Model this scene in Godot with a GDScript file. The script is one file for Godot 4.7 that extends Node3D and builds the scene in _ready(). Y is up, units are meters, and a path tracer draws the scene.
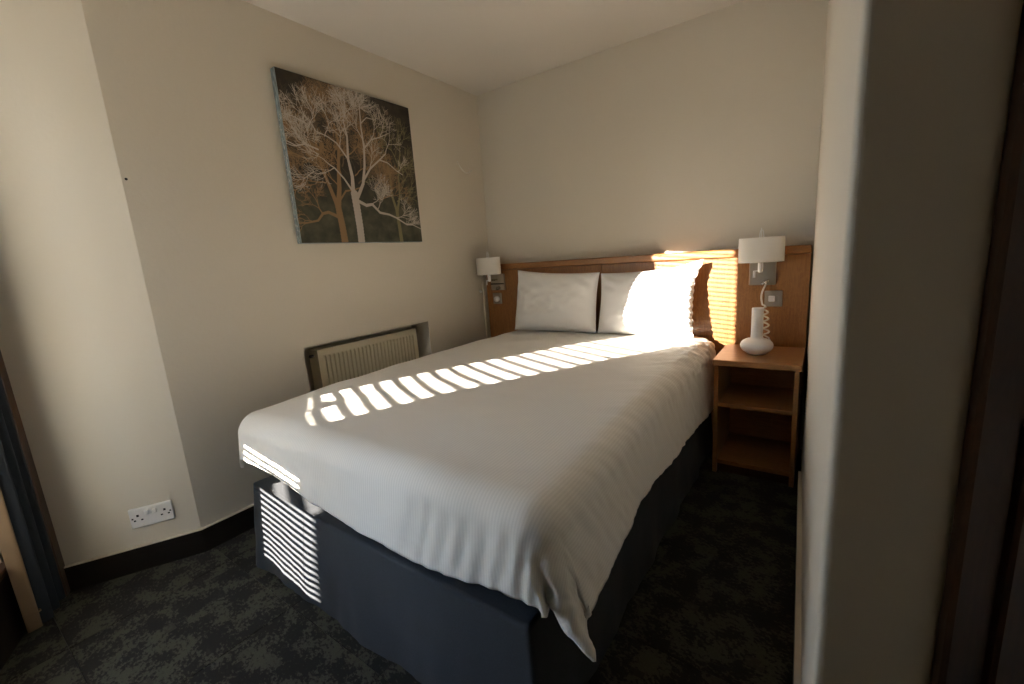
extends Node3D
# A small hotel bedroom. x runs right along the headboard wall, z comes out of that wall towards the viewer, y is up, metres.

const ROOM_H := 2.40
var mats := {}
var taken := {}

# window wall frame: s runs along the wall, d comes into the room
const WO := Vector2(-0.2525, 2.693)
const WU := Vector2(0.9137, 0.4067)
const WN := Vector2(0.4067, -0.9137)

func wp(s: float, y: float, d: float) -> Vector3:
	var q := WO + WU * s + WN * d
	return Vector3(q.x, y, q.y)

# ------------------------------------------------------------------ mesh accumulator (faces counter-clockwise seen from outside)
class MB:
	var v := PackedVector3Array()
	var uv := PackedVector2Array()
	var f := PackedInt32Array()
	func p(a: Vector3, t := Vector2.ZERO) -> int:
		v.push_back(a); uv.push_back(t); return v.size() - 1
	func tri(a: int, b: int, c: int):
		f.push_back(a); f.push_back(b); f.push_back(c)
	func quad(a: int, b: int, c: int, d: int):
		tri(a, b, c); tri(a, c, d)
	func face(pts: Array):
		# flat polygon with its own corners
		var at := []
		for q in pts: at.append(p(q, Vector2(q.x + q.z, q.y)))
		for i in range(1, at.size() - 1): tri(at[0], at[i], at[i + 1])
	func out_face(pts: Array, mid: Vector3):
		var n: Vector3 = (pts[1] - pts[0]).cross(pts[2] - pts[0])
		var c := Vector3.ZERO
		for q in pts: c += q
		c /= pts.size()
		if n.dot(c - mid) < 0: pts.reverse()
		face(pts)
	func box(lo: Vector3, hi: Vector3, b := 0.0, xf := Transform3D.IDENTITY):
		# chamfered box
		var mid := (lo + hi) * 0.5
		var h := (hi - lo) * 0.5
		b = minf(b, minf(h.x, minf(h.y, h.z)) * 0.95)
		var g := func(sx, sy, sz, ax) -> Vector3:
			var q := Vector3(sx * (h.x - (0.0 if ax == 0 else b)), sy * (h.y - (0.0 if ax == 1 else b)), sz * (h.z - (0.0 if ax == 2 else b)))
			return xf * (mid + q)
		var m := xf * mid
		for s in [-1, 1]:
			out_face([g.call(s, -1, -1, 0), g.call(s, 1, -1, 0), g.call(s, 1, 1, 0), g.call(s, -1, 1, 0)], m)
			out_face([g.call(-1, s, -1, 1), g.call(1, s, -1, 1), g.call(1, s, 1, 1), g.call(-1, s, 1, 1)], m)
			out_face([g.call(-1, -1, s, 2), g.call(1, -1, s, 2), g.call(1, 1, s, 2), g.call(-1, 1, s, 2)], m)
		if b <= 0.0: return
		for s in [-1, 1]:
			for t in [-1, 1]:
				out_face([g.call(s, t, -1, 0), g.call(s, t, 1, 0), g.call(s, t, 1, 1), g.call(s, t, -1, 1)], m)
				out_face([g.call(s, -1, t, 0), g.call(s, 1, t, 0), g.call(s, 1, t, 2), g.call(s, -1, t, 2)], m)
				out_face([g.call(-1, s, t, 1), g.call(1, s, t, 1), g.call(1, s, t, 2), g.call(-1, s, t, 2)], m)
				for r in [-1, 1]:
					out_face([g.call(s, t, r, 0), g.call(s, t, r, 1), g.call(s, t, r, 2)], m)
	func prism(poly: Array, y0: float, y1: float):
		# convex polygon in (x, z) pulled up from y0 to y1
		var c := Vector2.ZERO
		for q in poly: c += q
		c /= poly.size()
		var mid := Vector3(c.x, (y0 + y1) * 0.5, c.y)
		var lo := []
		var hi := []
		for i in poly.size():
			var a: Vector2 = poly[i]
			var b: Vector2 = poly[(i + 1) % poly.size()]
			lo.append(Vector3(a.x, y0, a.y)); hi.append(Vector3(a.x, y1, a.y))
			out_face([Vector3(a.x, y0, a.y), Vector3(b.x, y0, b.y), Vector3(b.x, y1, b.y), Vector3(a.x, y1, a.y)], mid)
		out_face(lo, mid); out_face(hi, mid)
	func tube(path: Array, r, sides := 10, caps := true):
		# r: one radius or a list
		var rings := []
		var up := Vector3.UP
		var n: int = path.size()
		var last := Vector3.ZERO
		for i in n:
			var t: Vector3 = (path[mini(i + 1, n - 1)] - path[maxi(i - 1, 0)]).normalized()
			var a: Vector3
			if i == 0:
				a = t.cross(up if absf(t.dot(up)) < 0.9 else Vector3.RIGHT).normalized()
			else:
				a = (last - t * last.dot(t)).normalized()
			last = a
			var b := t.cross(a)
			var rr: float = r[i] if r is Array else r
			var ring := []
			for k in sides:
				var w := TAU * k / sides
				ring.append(p(path[i] + (a * cos(w) + b * sin(w)) * rr, Vector2(float(k) / sides, float(i))))
			rings.append(ring)
		for i in n - 1:
			for k in sides:
				var k2 := (k + 1) % sides
				quad(rings[i][k], rings[i][k2], rings[i + 1][k2], rings[i + 1][k])
		if caps:
			for e in [0, n - 1]:
				var c := p(path[e])
				for k in sides:
					var k2 := (k + 1) % sides
					if e == 0: tri(c, rings[e][k2], rings[e][k])
					else: tri(c, rings[e][k], rings[e][k2])
	func lathe(prof: Array, at: Vector3, sides := 40, sx := 1.0, sz := 1.0):
		# profile of (radius, y), bottom to top on the outside
		var rings := []
		for i in prof.size():
			var ring := []
			for k in sides:
				var w := TAU * k / sides
				ring.append(p(at + Vector3(cos(w) * prof[i].x * sx, prof[i].y, sin(w) * prof[i].x * sz), Vector2(float(k) / sides, prof[i].y)))
			rings.append(ring)
		for i in prof.size() - 1:
			for k in sides:
				var k2 := (k + 1) % sides
				quad(rings[i][k], rings[i + 1][k], rings[i + 1][k2], rings[i][k2])
	func grid(nu: int, nv: int, at: Callable, flip := false):
		var o := v.size()
		for j in nv + 1:
			for i in nu + 1:
				var r = at.call(float(i) / nu, float(j) / nv)
				p(r[0], r[1])
		for j in nv:
			for i in nu:
				var a := o + j * (nu + 1) + i
				if flip: quad(a, a + nu + 1, a + nu + 2, a + 1)
				else: quad(a, a + 1, a + nu + 2, a + nu + 1)
	func mesh(smooth := false) -> ArrayMesh:
		var ov := PackedVector3Array()
		var on := PackedVector3Array()
		var ou := PackedVector2Array()
		var oi := PackedInt32Array()
		if smooth:
			ov = v; ou = uv
			on.resize(v.size())
			for k in range(0, f.size(), 3):
				var n := (v[f[k + 1]] - v[f[k]]).cross(v[f[k + 2]] - v[f[k]])
				for e in 3: on[f[k + e]] += n
			for k in on.size(): on[k] = on[k].normalized() if on[k].length_squared() > 1e-20 else Vector3.UP
			for k in range(0, f.size(), 3):
				oi.push_back(f[k]); oi.push_back(f[k + 2]); oi.push_back(f[k + 1])
		else:
			for k in range(0, f.size(), 3):
				var n := (v[f[k + 1]] - v[f[k]]).cross(v[f[k + 2]] - v[f[k]]).normalized()
				for e in [0, 2, 1]:
					oi.push_back(ov.size()); ov.push_back(v[f[k + e]]); on.push_back(n); ou.push_back(uv[f[k + e]])
		var arr := []
		arr.resize(Mesh.ARRAY_MAX)
		arr[Mesh.ARRAY_VERTEX] = ov
		arr[Mesh.ARRAY_NORMAL] = on
		arr[Mesh.ARRAY_TEX_UV] = ou
		arr[Mesh.ARRAY_INDEX] = oi
		var m := ArrayMesh.new()
		m.add_surface_from_arrays(Mesh.PRIMITIVE_TRIANGLES, arr)
		return m

# ------------------------------------------------------------------ nodes
func numbered(called: String) -> String:
	var n: int = taken.get(called, 0)
	taken[called] = n + 1
	return called if n == 0 else "%s_%03d" % [called, n]

func put(called: String, mesh: Mesh, m: Material, parent: Node = null) -> MeshInstance3D:
	var o := MeshInstance3D.new()
	o.mesh = mesh
	o.material_override = m
	o.cast_shadow = GeometryInstance3D.SHADOW_CASTING_SETTING_ON
	if parent == null:
		o.name = numbered(called)
		add_child(o, true)
	else:
		o.name = called
		parent.add_child(o, true)
	return o

func thing(called: String, label: String, category: String, at := Vector3.ZERO, group := "") -> Node3D:
	var o := Node3D.new()
	o.name = numbered(called)
	add_child(o, true)
	o.position = at
	tag(o, label, category, group)
	return o

func tag(o: Node, label: String, category: String, group := ""):
	o.set_meta("label", label)
	o.set_meta("category", category)
	if group != "": o.set_meta("group", group)

func struct(called: String, mesh: Mesh, m: Material, label: String, category: String) -> MeshInstance3D:
	var o := put(called, mesh, m)
	o.set_meta("kind", "structure")
	tag(o, label, category)
	return o

func bx(lo: Vector3, hi: Vector3, b := 0.0) -> ArrayMesh:
	var m := MB.new()
	m.box(lo, hi, b)
	return m.mesh()

# ------------------------------------------------------------------ materials
func rgb(r: int, g: int, b: int) -> Color:
	return Color8(r, g, b)

func mat(called: String, c: Color, rough := 0.7, metal := 0.0) -> StandardMaterial3D:
	if mats.has(called): return mats[called]
	var m := StandardMaterial3D.new()
	m.albedo_color = c
	m.roughness = rough
	m.metallic = metal
	mats[called] = m
	return m

func noise_tex(freq: float, seed_: int, size := 256, octaves := 4) -> NoiseTexture2D:
	var n := FastNoiseLite.new()
	n.seed = seed_
	n.frequency = freq
	n.fractal_octaves = octaves
	var t := NoiseTexture2D.new()
	t.width = size; t.height = size
	t.seamless = true
	t.noise = n
	return t

func image_tex(img: Image) -> ImageTexture:
	return ImageTexture.create_from_image(img)

func wood_image(base: Color, dark: Color, light: Color, seed_: int, w := 512, h := 512) -> Image:
	# grain runs up the picture; left and right, top and bottom edges meet
	var n := FastNoiseLite.new(); n.seed = seed_; n.frequency = 1.0; n.fractal_octaves = 4
	var n2 := FastNoiseLite.new(); n2.seed = seed_ + 7; n2.frequency = 1.0; n2.fractal_octaves = 2
	var img := Image.create(w, h, false, Image.FORMAT_RGB8)
	for y in h:
		var ay := TAU * y / h
		for x in w:
			var ax := TAU * x / w
			var cx := cos(ax); var sx := sin(ax)
			var wob := n2.get_noise_3d(cx * 1.3, sx * 1.3, cos(ay) * 0.9) * 0.5
			var fine := n.get_noise_3d(cx * 26.0, sx * 26.0, cos(ay) * 0.9 + sin(ay) * 0.4)
			var broad := n.get_noise_3d(cx * 5.0 + wob * 2.0, sx * 5.0 + wob * 2.0, cos(ay) * 0.6 + sin(ay) * 0.5)
			var rings := 0.5 + 0.5 * sin((broad * 3.0 + wob * 3.0) * TAU)
			var t := clampf(0.5 + fine * 0.3 + (rings - 0.5) * 0.3, 0.0, 1.0)
			var c := dark.lerp(base, clampf(t * 2.0, 0, 1)).lerp(light, clampf(t * 2.0 - 1.0, 0, 1))
			img.set_pixel(x, y, c)
	return img

func wood_mat(called: String, base: Color, dark: Color, light: Color, seed_: int, scale := 0.8, rough := 0.38, turned := false) -> StandardMaterial3D:
	var img := wood_image(base, dark, light, seed_)
	if turned: img.rotate_90(CLOCKWISE)
	var m := mat(called, Color.WHITE, rough)
	m.albedo_texture = image_tex(img)
	m.uv1_triplanar = true
	m.uv1_world_triplanar = true
	m.uv1_scale = Vector3.ONE * scale
	m.clearcoat_enabled = true
	m.clearcoat = 0.25
	m.clearcoat_roughness = 0.3
	return m

func paint_mat(called: String, c: Color, seed_: int) -> StandardMaterial3D:
	var m := mat(called, c, 0.75)
	m.uv1_triplanar = true
	m.uv1_world_triplanar = true
	m.uv1_scale = Vector3.ONE * 2.2
	m.heightmap_enabled = true
	m.heightmap_texture = noise_tex(0.035, seed_, 512, 5)
	m.heightmap_scale = 0.03
	return m

func make_materials():
	paint_mat("wall", rgb(215, 206, 189), 3)
	paint_mat("ceiling", rgb(216, 208, 196), 5)
	wood_mat("headboard", rgb(150, 102, 52), rgb(122, 78, 36), rgb(174, 122, 68), 11, 0.8)
	wood_mat("cap", rgb(154, 104, 54), rgb(126, 80, 38), rgb(180, 126, 70), 21, 0.8, 0.35, true)
	wood_mat("stand", rgb(164, 116, 70), rgb(138, 94, 52), rgb(184, 136, 86), 31, 0.8, 0.35, true)
	wood_mat("dark_wood", rgb(74, 47, 27), rgb(52, 32, 18), rgb(92, 60, 36), 41, 0.8, 0.4)
	mat("skirting", rgb(30, 24, 19), 0.4)
	mat("caulk", rgb(206, 196, 178), 0.7)
	mat("white_plastic", rgb(232, 230, 226), 0.35)
	mat("slot", rgb(18, 17, 16), 0.8)
	mat("chrome", rgb(196, 190, 180), 0.16, 1.0)
	mat("brushed", rgb(182, 175, 162), 0.34, 1.0)
	mat("dark_metal", rgb(52, 48, 44), 0.4, 0.8)
	mat("radiator", rgb(222, 211, 182), 0.4)
	mat("ceramic", rgb(226, 222, 214), 0.3)
	var sh := mat("lamp_fabric", rgb(226, 220, 208), 0.9)
	sh.backlight_enabled = true
	sh.backlight = Color(0.35, 0.33, 0.3)
	mat("cord", rgb(226, 222, 212), 0.5)
	var gl := mat("glass", Color(0.9, 0.95, 0.95, 0.08), 0.02)
	gl.transparency = BaseMaterial3D.TRANSPARENCY_ALPHA
	mat("slat", rgb(224, 220, 210), 0.5)
	mat("frame", rgb(226, 224, 218), 0.45)
	mat("curtain_blue", rgb(38, 45, 53), 0.9)
	mat("curtain_beige", rgb(136, 114, 88), 0.9)
	mat("brick_out", rgb(150, 132, 116), 0.9)
	mat("ground_out", rgb(140, 136, 128), 0.9)
	# bed linen: white sateen with narrow woven stripes
	var img := Image.create(64, 64, false, Image.FORMAT_RGB8)
	for x in 64:
		var c := rgb(239, 235, 226) if x % 32 < 16 else rgb(231, 227, 218)
		for y in 64: img.set_pixel(x, y, c)
	var du := mat("duvet", Color.WHITE, 0.75)
	du.albedo_texture = image_tex(img)
	du.rim_enabled = true
	du.rim = 0.15
	var pi_ := mat("pillow", rgb(243, 242, 240), 0.85)
	pi_.rim_enabled = true
	pi_.rim = 0.1
	# navy valance cloth with a faint weave
	var va := mat("valance", Color.WHITE, 0.85)
	var vi := Image.create(128, 128, false, Image.FORMAT_RGB8)
	var rng := RandomNumberGenerator.new(); rng.seed = 5
	for y in 128:
		for x in 128:
			var k := 1.0 + rng.randf_range(-0.18, 0.18) + (0.08 if (x + y) % 2 == 0 else -0.08)
			vi.set_pixel(x, y, Color(0.185 * k, 0.203 * k, 0.225 * k))
	va.albedo_texture = image_tex(vi)
	va.uv1_triplanar = true; va.uv1_world_triplanar = true; va.uv1_scale = Vector3.ONE * 7.0
	va.rim_enabled = true; va.rim = 0.15
	mat("mattress", rgb(40, 42, 46), 0.9)
	make_carpet()

func make_carpet():
	# worn-looking mottled pattern: grey green yarn over near-black, with square patches of plain yarn
	var n := FastNoiseLite.new(); n.seed = 90; n.frequency = 0.046; n.fractal_octaves = 6; n.fractal_gain = 0.74
	var n2 := FastNoiseLite.new(); n2.seed = 91; n2.frequency = 0.008; n2.fractal_octaves = 2
	var rng := RandomNumberGenerator.new(); rng.seed = 17
	var S := 1024
	var img := Image.create(S, S, false, Image.FORMAT_RGB8)
	var patches := []
	for k in 26:
		patches.append([Rect2i(rng.randi_range(0, S - 80), rng.randi_range(0, S - 60), rng.randi_range(20, 66), rng.randi_range(12, 40)), rng.randf() < 0.6])
	for y in S:
		for x in S:
			var a := n.get_noise_2d(x * 0.8 + y * 0.3, y * 1.3 - x * 0.35) * 1.35 + n2.get_noise_2d(x, y) * 0.9 + 0.02
			var t := smoothstep(-0.12, 0.26, a)
			for q in patches:
				if q[0].has_point(Vector2i(x, y)): t = lerpf(t, 0.95 if q[1] else 0.1, 0.7)
			var k := 1.0 + rng.randf_range(-0.14, 0.14)
			var c := Color(0.066, 0.051, 0.034).lerp(Color(0.24, 0.24, 0.192), t)
			img.set_pixel(x, y, Color(c.r * k, c.g * k, c.b * k))
	var m := mat("carpet", Color.WHITE, 1.0)
	m.albedo_texture = image_tex(img)
	m.rim_enabled = true; m.rim = 0.1

# ------------------------------------------------------------------ the print on the canvas
var art: Image
var art_rng := RandomNumberGenerator.new()

func stamp(a: Vector2, b: Vector2, w0: float, w1: float, c: Color):
	var steps := int(maxf(a.distance_to(b) / maxf(minf(w0, w1) * 0.4, 0.7), 1.0))
	for i in steps + 1:
		var t := float(i) / steps
		var q := a.lerp(b, t)
		var r := maxf(lerpf(w0, w1, t) * 0.5, 0.5)
		var x0 := int(floor(q.x - r)); var x1 := int(ceil(q.x + r))
		var y0 := int(floor(q.y - r)); var y1 := int(ceil(q.y + r))
		for y in range(maxi(y0, 0), mini(y1, 767) + 1):
			for x in range(maxi(x0, 0), mini(x1, 767) + 1):
				if Vector2(x - q.x, y - q.y).length() <= r + 0.2: art.set_pixel(x, y, c)

func bough(at: Vector2, ang: float, length: float, w: float, depth: int, c: Color, bend := 0.35):
	var q := at
	var a := ang
	var n := 4
	for i in n:
		a += art_rng.randf_range(-bend, bend) + sin(a) * 0.0
		# twigs turn back towards the light
		a = lerp_angle(a, -PI / 2, 0.05)
		var nq := q + Vector2(cos(a), sin(a)) * length / n
		stamp(q, nq, w * (1.0 - 0.12 * i), w * (1.0 - 0.12 * (i + 1)), c)
		q = nq
		if depth > 0 and i >= 1 and art_rng.randf() < 0.72:
			var side := -1.0 if art_rng.randf() < 0.5 else 1.0
			bough(q, a + side * art_rng.randf_range(0.4, 0.9), length * art_rng.randf_range(0.55, 0.8), w * 0.52, depth - 1, c, bend)
	if depth > 0:
		bough(q, a + art_rng.randf_range(0.15, 0.5), length * 0.82, w * 0.6, depth - 1, c, bend)
		bough(q, a - art_rng.randf_range(0.15, 0.5), length * 0.82, w * 0.6, depth - 1, c, bend)

func line(pts: Array, w0: float, w1: float, c: Color):
	for i in pts.size() - 1:
		stamp(pts[i] * 768.0, pts[i + 1] * 768.0, lerpf(w0, w1, float(i) / (pts.size() - 1)), lerpf(w0, w1, float(i + 1) / (pts.size() - 1)), c)

func paint_art():
	art_rng.seed = 77
	art = Image.create(768, 768, false, Image.FORMAT_RGB8)
	var n := FastNoiseLite.new(); n.seed = 4; n.frequency = 0.012; n.fractal_octaves = 4
	for y in 768:
		for x in 768:
			var t := float(y) / 768.0
			var k := 1.0 + n.get_noise_2d(x, y) * 0.35
			var c := Color(0.20, 0.175, 0.13).lerp(Color(0.285, 0.285, 0.225), smoothstep(0.45, 0.85, t))
			art.set_pixel(x, y, Color(c.r * k, c.g * k, c.b * k))
	for y in range(45, 75):   # a pale moon
		for x in range(585, 617):
			if Vector2(x - 600, y - 60).length() < 14: art.set_pixel(x, y, Color(0.42, 0.36, 0.31))
	var far := Color(0.30, 0.27, 0.20)
	var olive := Color(0.49, 0.465, 0.33)
	var brown := Color(0.56, 0.445, 0.31)
	var dim := Color(0.41, 0.345, 0.255)
	var pale := Color(0.73, 0.69, 0.64)
	# faint trees far behind
	for k in 9:
		bough(Vector2(art_rng.randf_range(30, 740), 420), -PI / 2 + art_rng.randf_range(-0.5, 0.5), 130, 4, 3, far)
	for k in 7:
		bough(Vector2(art_rng.randf_range(560, 760), 470), -PI / 2 + art_rng.randf_range(-0.6, 0.6), 90, 3, 3, far)
	# olive tree on the right
	line([Vector2(0.79, 1.01), Vector2(0.785, 0.9), Vector2(0.776, 0.77)], 27, 21, olive)
	line([Vector2(0.776, 0.77), Vector2(0.745, 0.66), Vector2(0.75, 0.5), Vector2(0.72, 0.36)], 18, 7, olive)
	line([Vector2(0.778, 0.78), Vector2(0.82, 0.66), Vector2(0.83, 0.48), Vector2(0.87, 0.34)], 16, 6, olive)
	for q in [[0.75, 0.52, -2.1], [0.745, 0.62, -2.6], [0.72, 0.38, -1.7], [0.83, 0.5, -0.9], [0.82, 0.63, -0.5], [0.87, 0.36, -1.4], [0.83, 0.42, -2.0], [0.79, 0.7, -0.2]]:
		bough(Vector2(q[0], q[1]) * 768.0, q[2], 70, 6, 3, olive)
	# brown tree on the left
	for q in [[0.22, 0.5, -2.4], [0.24, 0.55, -2.9], [0.2, 0.42, -2.0], [0.33, 0.4, -1.3], [0.36, 0.5, -0.8], [0.3, 0.62, -2.5], [0.38, 0.3, -1.2], [0.15, 0.6, -2.7], [0.12, 0.5, -2.9], [0.42, 0.42, -0.6], [0.3, 0.3, -1.9], [0.22, 0.62, 2.9], [0.45, 0.55, -0.9], [0.47, 0.6, -0.4], [0.1, 0.35, -1.8], [0.2, 0.25, -1.6], [0.3, 0.22, -1.3], [0.4, 0.25, -1.7], [0.5, 0.3, -1.5], [0.08, 0.62, 2.6], [0.55, 0.5, -1.0], [0.6, 0.62, -0.7], [0.63, 0.7, -0.3], [0.14, 0.45, -2.4], [0.34, 0.55, -1.6]]:
		bough(Vector2(q[0], q[1]) * 768.0, q[2], 70, 7, 4, dim if art_rng.randf() < 0.5 else brown)
	line([Vector2(0.302, 1.01), Vector2(0.298, 0.9), Vector2(0.285, 0.75)], 40, 34, brown)
	line([Vector2(0.285, 0.77), Vector2(0.25, 0.66), Vector2(0.215, 0.55), Vector2(0.19, 0.42), Vector2(0.2, 0.3)], 24, 7, brown)
	line([Vector2(0.29, 0.76), Vector2(0.315, 0.64), Vector2(0.33, 0.5), Vector2(0.355, 0.36), Vector2(0.34, 0.24)], 30, 7, brown)
	line([Vector2(0.31, 0.72), Vector2(0.36, 0.66), Vector2(0.43, 0.645), Vector2(0.5, 0.62)], 10, 5, brown)
	line([Vector2(0.275, 0.83), Vector2(0.21, 0.805), Vector2(0.17, 0.815), Vector2(0.13, 0.86), Vector2(0.06, 0.875), Vector2(0.0, 0.88)], 18, 5, brown)
	bough(Vector2(0.17, 0.815) * 768.0, -2.2, 56, 7, 3, brown)
	bough(Vector2(0.1, 0.87) * 768.0, -2.6, 44, 5, 3, brown)
	bough(Vector2(0.06, 0.875) * 768.0, 2.7, 36, 4, 2, brown)
	# white tree in the middle
	line([Vector2(0.432, 1.01), Vector2(0.434, 0.9), Vector2(0.43, 0.78), Vector2(0.425, 0.675)], 42, 44, pale)
	line([Vector2(0.415, 0.69), Vector2(0.425, 0.56), Vector2(0.41, 0.45), Vector2(0.425, 0.3), Vector2(0.41, 0.2)], 24, 5, pale)
	line([Vector2(0.45, 0.69), Vector2(0.505, 0.6), Vector2(0.535, 0.48), Vector2(0.55, 0.36), Vector2(0.545, 0.22), Vector2(0.555, 0.06)], 20, 5, pale)
	line([Vector2(0.51, 0.58), Vector2(0.58, 0.49), Vector2(0.67, 0.42), Vector2(0.73, 0.37)], 12, 6, pale)
	line([Vector2(0.67, 0.42), Vector2(0.74, 0.43), Vector2(0.82, 0.48), Vector2(0.87, 0.5)], 7, 4, pale)
	line([Vector2(0.55, 0.36), Vector2(0.62, 0.29), Vector2(0.7, 0.26), Vector2(0.78, 0.22)], 8, 3, pale)
	line([Vector2(0.545, 0.2), Vector2(0.6, 0.15), Vector2(0.66, 0.15)], 6, 3, pale)
	line([Vector2(0.45, 0.72), Vector2(0.51, 0.745), Vector2(0.56, 0.735), Vector2(0.62, 0.79), Vector2(0.7, 0.8), Vector2(0.76, 0.82), Vector2(0.86, 0.87), Vector2(0.92, 0.87), Vector2(1.0, 0.9)], 18, 4, pale)
	line([Vector2(0.415, 0.66), Vector2(0.36, 0.58), Vector2(0.3, 0.52), Vector2(0.26, 0.5)], 11, 5, pale)
	line([Vector2(0.41, 0.45), Vector2(0.34, 0.36), Vector2(0.28, 0.33), Vector2(0.2, 0.31)], 9, 4, pale)
	line([Vector2(0.2, 0.42), Vector2(0.12, 0.4), Vector2(0.06, 0.42), Vector2(0.0, 0.4)], 8, 4, pale)
	line([Vector2(0.13, 0.27), Vector2(0.06, 0.25), Vector2(0.0, 0.25)], 6, 3, pale)
	for q in [[0.56, 0.735, -0.9, 60], [0.6, 0.77, -0.6, 60], [0.64, 0.7, -1.0, 50], [0.76, 0.82, -0.3, 60], [0.82, 0.85, 0.3, 50], [0.73, 0.37, -0.9, 60], [0.82, 0.48, -0.2, 40], [0.62, 0.29, -1.3, 60], [0.7, 0.26, -0.8, 60], [0.55, 0.1, -1.5, 40], [0.545, 0.3, -2.0, 80], [0.41, 0.22, -1.3, 84], [0.42, 0.3, -2.0, 69], [0.26, 0.33, -1.5, 68], [0.2, 0.31, -2.0, 69], [0.16, 0.29, -1.3, 69], [0.26, 0.5, -2.3, 60], [0.3, 0.52, 2.8, 60], [0.12, 0.4, -2.2, 70], [0.06, 0.42, 2.6, 44], [0.36, 0.38, -1.4, 69], [0.58, 0.49, -1.5, 60], [0.2, 0.45, -2.7, 70], [0.15, 0.56, 2.9, 60]]:
		bough(Vector2(q[0], q[1]) * 768.0, q[2], q[3], 5, 3 if q[3] < 70 else 4, pale)

# ------------------------------------------------------------------ cloth pieces
var n_a := FastNoiseLite.new()
var n_b := FastNoiseLite.new()

const DX0 := 0.362
const DX1 := 1.635
const DZ0 := 0.16
const DZ1 := 2.045
const DTOP := 0.672

func fold_out(d: float, r: float, flare: float) -> Vector2:
	# distance over an edge -> (outwards, downwards)
	var arc := r * PI / 2
	if d <= 0.0: return Vector2.ZERO
	if d < arc: return Vector2(r * sin(d / r), r * (1.0 - cos(d / r)))
	var l := d - arc
	return Vector2(r + l * flare, r + l * sqrt(1.0 - flare * flare))

func hem_front(x: float) -> float:
	# how far the cover hangs over the foot, by place along the foot
	var k := smoothstep(0.4, 1.15, x) * (1.0 - 0.55 * smoothstep(1.3, 1.7, x))
	return 0.225 + 0.075 * k

func hem_right(z: float) -> float:
	return lerpf(0.415, 0.318, smoothstep(0.4, 1.7, z)) + 0.006 * sin(z * 7.0)

func duvet_point(a: float, b: float) -> Vector3:
	# a: metres across, from DX0; b: metres along, from DZ0
	var w := DX1 - DX0
	var l := DZ1 - DZ0
	var x := DX0 + clampf(a, 0.0, w)
	var z := DZ0 + clampf(b, 0.0, l)
	# the filling is highest along the middle and slumps towards the foot
	var crown := 0.014 * sin(PI * clampf(a / w, 0, 1)) - 0.012 * smoothstep(1.55, 2.05, z) - 0.012 * smoothstep(0.75, 0.2, z)
	var y := DTOP - 0.004 + crown
	var dl := maxf(-a, 0.0)
	var dr := maxf(a - w, 0.0)
	var df := maxf(b - l, 0.0)
	var r := 0.085
	var fl := 0.05 + 0.06 * smoothstep(0.5, 1.6, z) + 0.12 * smoothstep(1.6, 2.04, z)
	x += 0.03 * smoothstep(1.0, 2.0, z) * smoothstep(w - 0.6, w, a)
	var q := Vector3(x, y, z)
	if dr > 0.0 and df > 0.0:
		var rho := sqrt(dr * dr + df * df)
		var th := atan2(df, dr) / (PI / 2)
		# the spare cloth of the corner gathers in an ear between two grooves
		var grow := smoothstep(0.08, 0.4, rho)
		var ear := 0.10 * exp(-pow((th - 0.45) / 0.14, 2.0)) - 0.55 * exp(-pow((th - 0.64) / 0.06, 2.0)) + 0.20 * exp(-pow((th - 0.78) / 0.06, 2.0))
		var env := sin(PI * clampf(th, 0, 1))
		var flare := lerpf(fl, 0.10, th) + ear * grow * env
		if rho > 0.38: rho = 0.38 + (rho - 0.38) * 0.7
		var o := fold_out(rho, r, clampf(flare, -0.35, 0.75))
		var ang := lerpf(th, pow(th, 2.6), grow) * PI / 2
		# folds also pull the cloth sideways
		ang += 0.10 * env * grow * sin((th - 0.40) * 9.0)
		q += Vector3(cos(ang) * o.x, -o.y, sin(ang) * o.x)
	elif dl > 0.0 and df > 0.0:
		var rho := sqrt(dl * dl + df * df)
		var th := atan2(df, dl)
		var o := fold_out(rho, r, 0.10)
		q += Vector3(-cos(th) * o.x, -o.y, sin(th) * o.x)
	elif dr > 0.0:
		var o := fold_out(dr, r, fl)
		q += Vector3(o.x, -o.y, 0)
	elif dl > 0.0:
		var o := fold_out(dl, r, 0.05)
		q += Vector3(-o.x, -o.y, 0)
	elif df > 0.0:
		var o := fold_out(df, r, 0.10)
		q += Vector3(0, -o.y, o.x)
	return q

func duvet_full(a: float, b: float) -> Vector3:
	var e := 0.004
	var q := duvet_point(a, b)
	var n := (duvet_point(a, b + e) - duvet_point(a, b - e)).cross(duvet_point(a + e, b) - duvet_point(a - e, b))
	n = n.normalized() if n.length_squared() > 1e-16 else Vector3.UP
	var w := DX1 - DX0
	var l := DZ1 - DZ0
	var hang := clampf(maxf(a - w, b - l) / 0.25, 0.0, 1.0)
	var h := n_a.get_noise_2d(a * 100.0, b * 100.0) * 0.006
	# creases on the right-hand side towards the pillows
	var cr := exp(-pow((a - w - 0.05) / 0.16, 2.0)) * smoothstep(1.0, 0.35, b)
	h += cr * 0.014 * n_b.get_noise_2d(a * 420.0 + b * 150.0, b * 230.0)
	h += smoothstep(w - 0.2, w + 0.2, a) * 0.006 * n_b.get_noise_2d(a * 90.0 + 300.0, b * 330.0 + a * 200.0)
	# gathers along the foot near the corner
	if b > l - 0.1:
		var g := smoothstep(l + 0.02, l + 0.24, b) * smoothstep(0.85, 1.15, a)
		h += g * (0.0026 * sin(a * 110.0 + 3.0 * sin(b * 9.0)) + 0.004 * n_b.get_noise_2d(a * 500.0, b * 40.0))
		h += smoothstep(l - 0.06, l + 0.2, b) * 0.005 * n_b.get_noise_2d(a * 120.0, b * 60.0)
	h += hang * 0.004 * n_b.get_noise_2d(a * 250.0, b * 250.0)
	return q + n * h

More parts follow.
